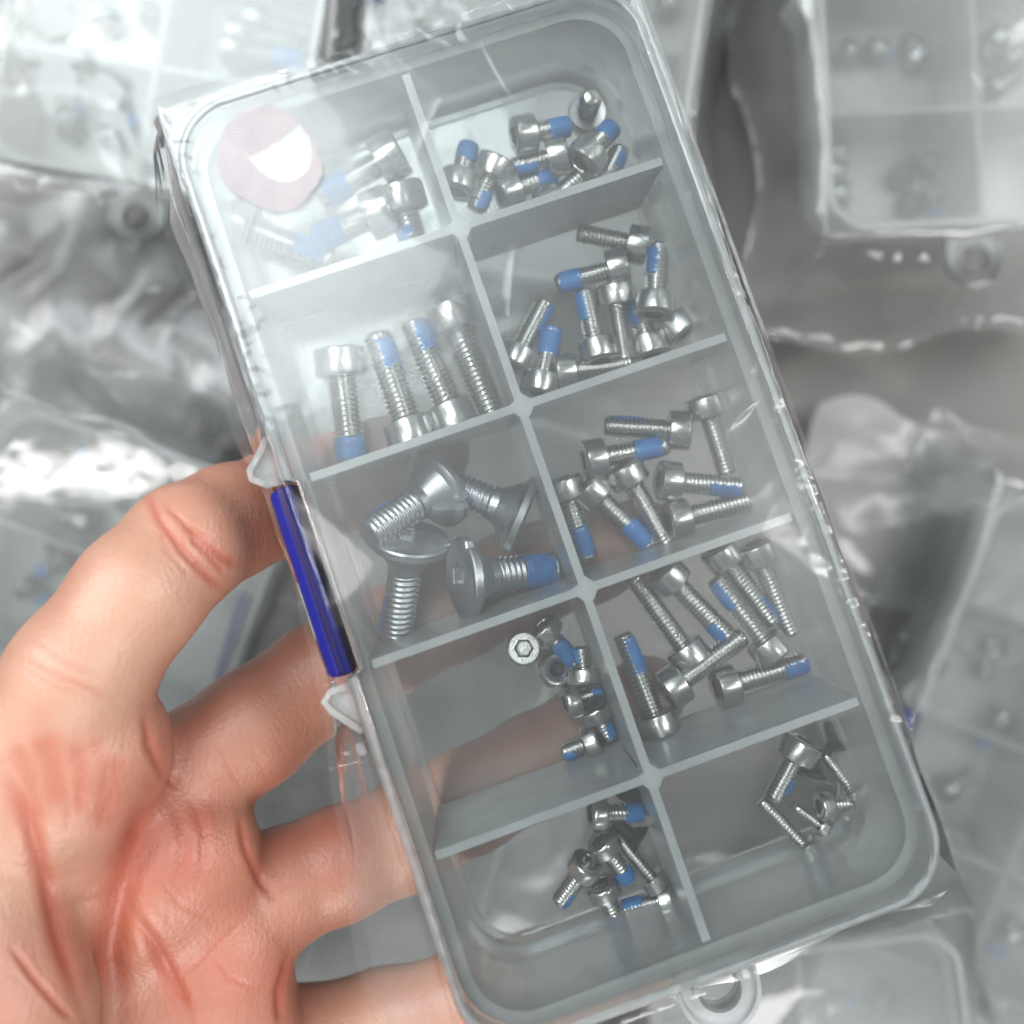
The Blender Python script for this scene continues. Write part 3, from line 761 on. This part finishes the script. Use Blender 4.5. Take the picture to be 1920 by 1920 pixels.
# creases and ridges of the palm, drawn as lines on the surface: (points, half width, depth, redness)
creases = [
    ([(262, 905), (300, 975), (345, 1035), (392, 1085), (428, 1112)], .045, .05, .9),
    ([(330, 965), (372, 1010), (420, 1050), (450, 1060)], .05, .05, .9), ([(345, 1000), (390, 1040), (425, 1085)], .035, .035, .9),
    ([(300, 940), (350, 985), (410, 1020)], .03, .035, .7), ([(290, 985), (320, 1040), (360, 1085)], .025, .02, .3),
    ([(20, 1225), (90, 1260), (150, 1285), (210, 1310)], .028, .035, .5), ([(60, 1195), (115, 1235), (190, 1280)], .022, .022, .3),
    ([(40, 1250), (100, 1285), (160, 1305)], .02, .02, .3), ([(100, 1215), (160, 1255), (200, 1275)], .018, .014, .2),
    ([(272, 1325), (280, 1400), (306, 1450), (345, 1482)], .06, .07, .7),
    ([(70, 1360), (100, 1440), (112, 1530)], .15, .045, .8), ([(140, 1380), (152, 1450), (148, 1540)], .11, .04, .8),
    ([(182, 1370), (184, 1440), (172, 1510)], .10, .025, .6), ([(225, 1400), (205, 1480), (185, 1570)], .13, .04, .7),
    ([(18, 1380), (58, 1460), (78, 1570)], .10, .06, .7), ([(110, 1420), (128, 1500), (128, 1560)], .03, .03, .4), ([(205, 1420), (190, 1500)], .03, .025, .3),
    ([(0, 1430), (50, 1530), (82, 1640), (110, 1760), (165, 1925)], .09, .11, 1.0),
    ([(296, 1480), (262, 1590), (225, 1690), (205, 1800), (215, 1900)], .20, .34, 1.0),
    ([(240, 1700), (290, 1770), (330, 1850), (360, 1925)], .09, .12, .9),
    ([(448, 1520), (460, 1590), (486, 1650), (520, 1692)], .05, .08, .7),
    ([(360, 1500), (382, 1560), (380, 1640)], .07, .05, .5), ([(330, 1500), (345, 1580), (335, 1660)], .10, .06, .5),
    ([(345, 1832), (400, 1778), (465, 1718)], .022, .045, .5), ([(290, 1640), (340, 1700), (400, 1730)], .03, .03, .4),
    ([(400, 1800), (430, 1835), (480, 1855)], .03, .04, .5), ([(544, 1785), (522, 1860), (525, 1925)], .06, .10, .9),
    ([(20, 1775), (60, 1830), (110, 1890), (140, 1918)], .03, .10, 1.0),
    ([(404, 1390), (425, 1440), (450, 1475)], .025, .025, .4), ([(470, 1400), (490, 1440), (500, 1470)], .02, .018, .3), ([(500, 1690), (560, 1650)], .03, .03, .3)]
red = np.zeros(len(HV)); disp = np.zeros(len(HV))
facing = np.clip((NRM[:, 2] + .25) / .4, 0, 1)
for pts, wd, dp, rd in creases:
    pts = np.array(pts, float); best = np.full(len(HV), 1e9); tt = np.zeros(len(HV))
    dz_ = CAMZ - HV[:, 2]
    px = PX + K * HV[:, 0] / dz_; py = PY - K * HV[:, 1] / dz_
    for i in range(len(pts) - 1):
        a, b = pts[i], pts[i + 1]; d = b - a
        t = np.clip(((px - a[0]) * d[0] + (py - a[1]) * d[1]) / (d @ d), 0, 1)
        q = np.hypot(px - a[0] - t * d[0], py - a[1] - t * d[1]) * dz_ / K
        m = q < best; best = np.where(m, q, best); tt = np.where(m, (i + t) / (len(pts) - 1), tt)
    fade = np.clip(np.minimum(tt, 1 - tt) * 5, .25, 1) * facing
    dp = dp * .50 if dp < .3 else dp * .45
    disp += fade * (-dp * np.exp(-(best / wd) ** 2) + dp * .16 * np.exp(-((best - wd * 2.2) / (wd * 1.2)) ** 2))
    red = np.maximum(red, rd * fade * np.exp(-(best / (wd * 1.8)) ** 2))
HV = HV + NRM * disp[:, None]
HV = relax(HV, 1, .25)
me = bpy.data.meshes.new("hand"); me.from_pydata(HV.tolist(), [], Q.tolist()); me.update()
me.polygons.foreach_set("use_smooth", [True] * len(me.polygons))
ca = me.color_attributes.new("flush", 'FLOAT_COLOR', 'POINT')
ca.data.foreach_set("color", np.repeat(np.clip(red, 0, 1)[:, None], 4, 1).astype(np.float32).ravel())
hand = bpy.data.objects.new("hand", me); C.objects.link(hand)
tag(hand, "open left hand holding the case from behind, palm up and fingers passing under it", "hand")

def skin():
    m, nt, out = newmat("skin")
    p = N(nt, "BsdfPrincipled")
    n1 = noise(nt, 55, 4, .55); n2 = noise(nt, 16, 3, .5)
    r1 = ramp(nt, n1.outputs[0], .36, .66, (.345, .175, .118, 1), (.275, .085, .056, 1))
    r2 = ramp(nt, n2.outputs[0], .40, .62, (.35, .22, .155, 1), (.29, .095, .064, 1))
    mx = N(nt, "Mix", data_type='RGBA'); mx.inputs[0].default_value = .5
    link(nt, r1.outputs[0], mx.inputs[6]); link(nt, r2.outputs[0], mx.inputs[7])
    at = N(nt, "Attribute"); at.attribute_name = "flush"
    mu = N(nt, "Math", operation='MULTIPLY'); mu.inputs[1].default_value = .75; link(nt, at.outputs["Fac"], mu.inputs[0])
    m2 = N(nt, "Mix", data_type='RGBA'); link(nt, mu.outputs[0], m2.inputs[0]); link(nt, mx.outputs[2], m2.inputs[6]); m2.inputs[7].default_value = (.28, .055, .03, 1)
    link(nt, m2.outputs[2], p.inputs["Base Color"])
    p.inputs["Subsurface Weight"].default_value = .35
    p.inputs["Subsurface Radius"].default_value = (1.0, .30, .15)
    p.inputs["Subsurface Scale"].default_value = .004
    p.inputs["Roughness"].default_value = .46
    p.inputs["Specular IOR Level"].default_value = .42
    tc = N(nt, "TexCoord"); mp = N(nt, "Mapping"); mp.inputs["Rotation"].default_value = (0, 0, math.radians(35)); mp.inputs["Scale"].default_value = (1, .22, 1)
    link(nt, tc.outputs["Object"], mp.inputs[0])
    a = noise(nt, 1500, 3, .6, mp.outputs[0])
    v = N(nt, "TexVoronoi"); v.inputs["Scale"].default_value = 1500; link(nt, tc.outputs["Object"], v.inputs["Vector"])
    c = noise(nt, 420, 4, .6)
    s1 = N(nt, "Math", operation='ADD'); link(nt, a.outputs[0], s1.inputs[0]); link(nt, v.outputs["Distance"], s1.inputs[1])
    s2 = N(nt, "Math", operation='MULTIPLY_ADD'); link(nt, c.outputs[0], s2.inputs[0]); s2.inputs[1].default_value = .8; link(nt, s1.outputs[0], s2.inputs[2])
    b = N(nt, "Bump"); b.inputs["Strength"].default_value = .38; b.inputs["Distance"].default_value = .00016
    link(nt, s2.outputs[0], b.inputs["Height"]); link(nt, b.outputs[0], p.inputs["Normal"])
    link(nt, p.outputs[0], out.inputs[0]); return m
me.materials.append(skin())

# ------------------------------------------------------------------ table and the other cases lying on it
TZ = -10.4
M_TABLE = solid("grey_table_top", (.12, .115, .11), .5, .1, 60, c2=(.095, .09, .085), cscale=12)
v, f = box(-60, 60, -60, 60, TZ - 2, TZ)
tb = mesh("table_top", v, f, M_TABLE, smooth=False); tag(tb, kind='structure')

def bag(name, M, w, l, seed, label, top=.55, drop=2.2, amp=.5, mat=None, gx_=150, gy_=240, seal=None):
    xs = np.linspace(-w, w, gx_); ys = np.linspace(-l, l, gy_)
    X, Y = np.meshgrid(xs, ys)
    e = np.maximum(np.maximum(np.abs(X) - 3.45, 0) / max(w - 3.45, .1), np.maximum(np.abs(Y) - 6.75, 0) / max(l - 6.75, .1))
    k_ = smoothstep(e * 2.2)
    Z = top + .22 * amp * crumple(X, Y, seed, .8, 1.3) - drop * smoothstep(e) + k_ * amp * (1.6 * crumple(X, Y, seed + 9, .8, 1.3) + 1.1 * crumple(X, Y, seed + 50, 1.9, 1.2) + .8 * crumple(X, Y, seed + 70, 3.6, 1.0) - .3) + .05 * amp * crumple(X, Y, seed + 80, 3.0)
    jx = .25 * np.sin(Y * 1.1 + seed) * np.clip(e, 0, 1); jy = .25 * np.sin(X * 1.3 + seed) * np.clip(e, 0, 1)
    o = mesh(name, *grid_mesh(X + jx, Y + jy, Z), mat or M_BAG, M=M)
    tag(o, label, "plastic bag", "clear bags around the other cases")
    return o
def bg_pose(px, z, down):
    P = at_z(px, z); a = math.atan2(down[0], down[1])
    return Matrix.Translation(P) @ Matrix.Rotation(a, 4, 'Z')
# prototype for the cases further down: same build, duller plastic
proto = None
BG = [("blurred clear case at the upper left of the photo with its hang ring below", (354, -232), -7.0, (-.17, .985), 'upper left'),
      ("blurred clear case half hidden behind the top of the held case", (1026, -60), -7.2, (-.14, .99), 'upper middle'),
      ("blurred clear case in the upper right corner with dark screws in square compartments", (1815, -162), -7.0, (.05, 1), 'upper right'),
      ("blurred clear case at the left edge above the index finger", (90, 1380), -7.6, (-.35, .94), 'left'),
      ("blurred clear case seen between the fingers, its thin navy latch showing", (722, 1300), -7.8, (-.28, .96), 'middle'),
      ("blurred clear case under wrinkled film at the right edge below the dark gap", (1930, 1530), -8.2, (-.36, .93), 'right'),
      ("blurred clear case at the bottom edge right of the held case's hang tab", (1560, 2330), -7.6, (.12, .99), 'bottom')]
bgroots = []
for i, (lab, px, z, dn, nm) in enumerate(BG):
    M = bg_pose(px, z, dn)
    if i == 0:
        proto = make_case(M, lab, full=False); r_ = proto
    else:
        r_ = copy_tree(proto); r_.matrix_basis = M; r_['label'] = lab
    r_['group'] = CASEGROUP
    bgroots.append((r_, M, nm))

# screws lying in the background cases: (case, pixel of head, pixel of tip, kind, blue?)
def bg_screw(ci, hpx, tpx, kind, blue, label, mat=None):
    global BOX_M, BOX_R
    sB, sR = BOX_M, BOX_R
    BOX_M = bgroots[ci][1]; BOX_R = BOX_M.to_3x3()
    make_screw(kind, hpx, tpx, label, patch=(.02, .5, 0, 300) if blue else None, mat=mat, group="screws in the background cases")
    BOX_M, BOX_R = sB, sR
on_plane.__defaults__ = (None,)
bgs = [
 (0, (418, 92), (572, 118), 'M4', 1, "blurred big bolt with bright head, lower of the pair in the upper left case"),
 (0, (428, 62), (560, 84), 'M4', 0, "blurred big bolt in the middle of the three in the upper left case"),
 (0, (462, 34), (590, 70), 'M4', 0, "blurred big bolt uppermost of the three in the upper left case"),
 (0, (188, 28), (230, 50), 'M3', 0, "blurred dark screw at the top edge of the upper left case"),
 (0, (262, 20), (300, 34), 'M3', 1, "blurred blue screw beside the dark one in the upper left case"),
 (0, (116, 232), (160, 205), 'M3', 1, "blurred blue tipped screw at the lower left of the upper left case"),
 (0, (150, 250), (110, 240), 'M3', 0, "blurred short screw lowest in the upper left case"),
 (0, (205, 195), (260, 235), 'M3', 1, "blurred screw slanting beside two others in the upper left case"),
 (0, (190, 262), (236, 245), 'M3', 0, "blurred dark stubby screw near the lower edge of the upper left case"),
 (1, (1285, 230), (1272, 130), 'M4', 0, "blurred bolt pointing up left of its twin beside the held case's right edge"),
 (1, (1250, 205), (1262, 115), 'M4', 0, "blurred bolt against the held case's upper right edge"),
 (1, (1255, 28), (1262, -40), 'M4', 0, "blurred bolt head at the top edge, left of its pair"),
 (1, (1302, 24), (1306, -50), 'M4', 0, "blurred bolt head at the top edge, right of its pair"),
 (2, (1578, 92), (1602, 112), 'S', 1, "small blurred blue tipped screw, leftmost in the upper cell of the upper right case"),
 (2, (1628, 92), (1668, 104), 'S', 1, "small blurred blue screw, middle of the upper right case's upper cell"),
 (2, (1692, 86), (1735, 100), 'S', 0, "small blurred screw with bright head in the upper cell of the upper right case"),
 (2, (1730, 98), (1696, 132), 'S', 0, "small blurred screw slanting down in the upper cell of the upper right case"),
 (2, (1890, 60), (1840, 110), 'M4', 0, "blurred bolt slanting at the right edge of the upper right case"),
 (2, (1870, 120), (1915, 100), 'M4', 0, "blurred bolt with white glint at the right edge of the upper right case"),
 (2, (1850, 170), (1915, 140), 'M3', 0, "blurred screw lowest at the right edge of the upper right case"),
 (2, (1585, 325), (1532, 318), 'S', 1, "small blurred screw with blue tip against the left wall of the upper right case"),
 (2, (1590, 285), (1545, 292), 'S', 0, "small blurred dark screw above the blue tipped one in the upper right case"),
 (2, (1592, 364), (1545, 366), 'S', 0, "small blurred screw with bright head at the lower left of the upper right case"),
 (2, (1758, 312), (1700, 300), 'S', 0, "blurred black screw lying flat in the lower cell of the upper right case"),
 (2, (1682, 345), (1690, 330), 'S', 1, "small blurred blue screw under the black one in the upper right case"),
 (2, (1746, 352), (1755, 402), 'S', 1, "small blurred screw with bright head and blue lower tip in the upper right case"),
 (2, (1690, 380), (1730, 395), 'S', 0, "blurred black curved looking screw at the bottom of the upper right case"),
 (3, (208, 828), (150, 850), 'M3', 1, "blurred screw with the upper white glint above the index finger"),
 (3, (180, 866), (250, 870), 'M3', 1, "blurred screw with the lower white glint above the index finger"),
 (3, (115, 900), (150, 915), 'M3', 0, "blurred pale screw left of the glinting pair above the index finger"),
 (3, (95, 1006), (160, 1022), 'M4', 0, "blurred white bolt low in the left case above the index finger"),
 (3, (175, 985), (110, 965), 'M4', 0, "blurred pale bolt above the white one in the left case"),
 (3, (130, 1040), (75, 1075), 'M3', 1, "blurred blue tipped screw nearest the index finger in the left case"),
 (4, (250, 1400), (300, 1420), 'M3', 0, "blurred screw behind the palm"),
 (5, (1700, 1180), (1665, 1250), 'M3', 0, "blurred screw with white glint left in the right case"),
 (5, (1722, 1350), (1695, 1330), 'M3', 1, "blurred blue screw near the held case's right edge"),
 (5, (1862, 1190), (1840, 1270), 'M4', 0, "blurred bolt with bright end at the upper right of the right case"),
 (5, (1845, 1555), (1800, 1640), 'M3', 1, "blurred blue tipped screw beside the held case's lower right corner"),
 (5, (1890, 1600), (1860, 1590), 'M3', 1, "blurred small blue screw at the right edge under the film"),
 (6, (1530, 1893), (1600, 1880), 'M4', 1, "blurred bolt with white head and blue tip at the bottom edge"),
 (5, (1755, 1225), (1702, 1292), 'M4', 0, "blurred bolt in the upper part of the right case, left of centre"),
 (5, (1885, 1335), (1836, 1402), 'M3', 1, "blurred blue tipped screw in the middle of the right case"),
 (5, (1762, 1485), (1822, 1452), 'M3', 0, "blurred screw below the dark gap beside the held case's right wall"),
 (5, (1905, 1722), (1862, 1786), 'M4', 1, "blurred blue tipped bolt low at the right edge of the photo"),
 (6, (1640, 1862), (1694, 1896), 'M3', 1, "blurred blue screw between two others at the bottom edge"),
 (6, (1885, 1856), (1838, 1902), 'M3', 0, "blurred screw nearest the lower right corner"),
 (3, (48, 862), (20, 930), 'M4', 0, "blurred bolt at the left edge of the photo above the index finger"),
 (3, (40, 1092), (88, 1128), 'M3', 1, "blurred blue tipped screw low at the left edge above the index finger"),
 (3, (228, 930), (282, 968), 'M3', 0, "blurred screw right of the pale bolts in the left case"),
 (0, (58, 62), (104, 98), 'M3', 0, "blurred dark screw at the upper left corner of the photo"),
 (0, (330, 150), (372, 176), 'M3', 0, "blurred dark screw apart in the middle of the upper left case"),
 (6, (1740, 1880), (1800, 1900), 'M3', 0, "blurred screw at the bottom edge towards the right corner"),
]
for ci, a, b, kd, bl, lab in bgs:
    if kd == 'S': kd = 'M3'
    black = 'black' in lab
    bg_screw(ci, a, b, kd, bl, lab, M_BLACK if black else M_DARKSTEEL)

bl = ["crumpled clear bag around the upper left case", "crumpled clear bag around the upper middle case", "wide crumpled clear bag around the upper right case with glints below",
      "milky bag around the case left of the index finger", "crumpled bag around the case behind the fingers", "wrinkled bag around the case at the right edge", "crumpled bag around the case at the bottom edge"]
for i, (r_, M, nm) in enumerate(bgroots):
    w_, l_ = [(4.9, 8.6), (4.3, 8.0), (4.6, 8.9), (4.4, 8.0), (3.6, 7.6), (4.6, 8.2), (4.6, 8.0)][i]
    bag("plastic_bag", M, w_, l_, 100 + i * 7, bl[i])
# flat empty film bags on the table between the cases
M_FLATBAG = plastic("white_empty_bag_film", .36, rough=.25, white=(.58, .58, .59), bump=.4, bscale=30, vary=.35, vscale=14)
def flatbag(px, z, rz, w, l, seed, label):
    xs = np.linspace(-w, w, 70); ys = np.linspace(-l, l, 70); X, Y = np.meshgrid(xs, ys)
    Z = .5 * crumple(X, Y, seed, .9, 1.2) + .4 * crumple(X, Y, seed + 3, 1.6)
    o = mesh("empty_bag", *grid_mesh(X + .5 * np.sin(Y * .9 + seed) + .2 * np.sin(Y * 2.3), Y + .45 * np.sin(X * .8 + seed) + .2 * np.sin(X * 1.9), Z), M_FLATBAG, M=Matrix.Translation(at_z(px, z)) @ Matrix.Rotation(rz, 4, 'Z'))
    tag(o, label, "plastic bag", "empty bags lying on the table")
flatbag((90, 640), -9.9, .15, 5.2, 3.8, 61, "pale empty plastic bag on the table left of the held case")
flatbag((1960, 1040), -9.9, -.22, 6.5, 2.2, 62, "pale empty plastic bag right of the held case below the dark gap")
flatbag((620, 1750), -9.9, .5, 7.0, 5.0, 63, "pale empty plastic bag behind the lower fingers")
flatbag((1900, 1900), -9.9, .3, 7.0, 4.0, 64, "pale empty plastic bag at the lower right corner")

# ------------------------------------------------------------------ centimetres to metres
done = set()
S4 = Matrix.Scale(SC, 4)
for o in bpy.data.objects:
    if o.type in ('LIGHT', 'CAMERA'): continue
    mb = o.matrix_basis.copy(); mb.translation = mb.translation * SC; o.matrix_basis = mb
    if o.type == 'MESH' and o.data.name not in done:
        done.add(o.data.name); o.data.transform(S4)
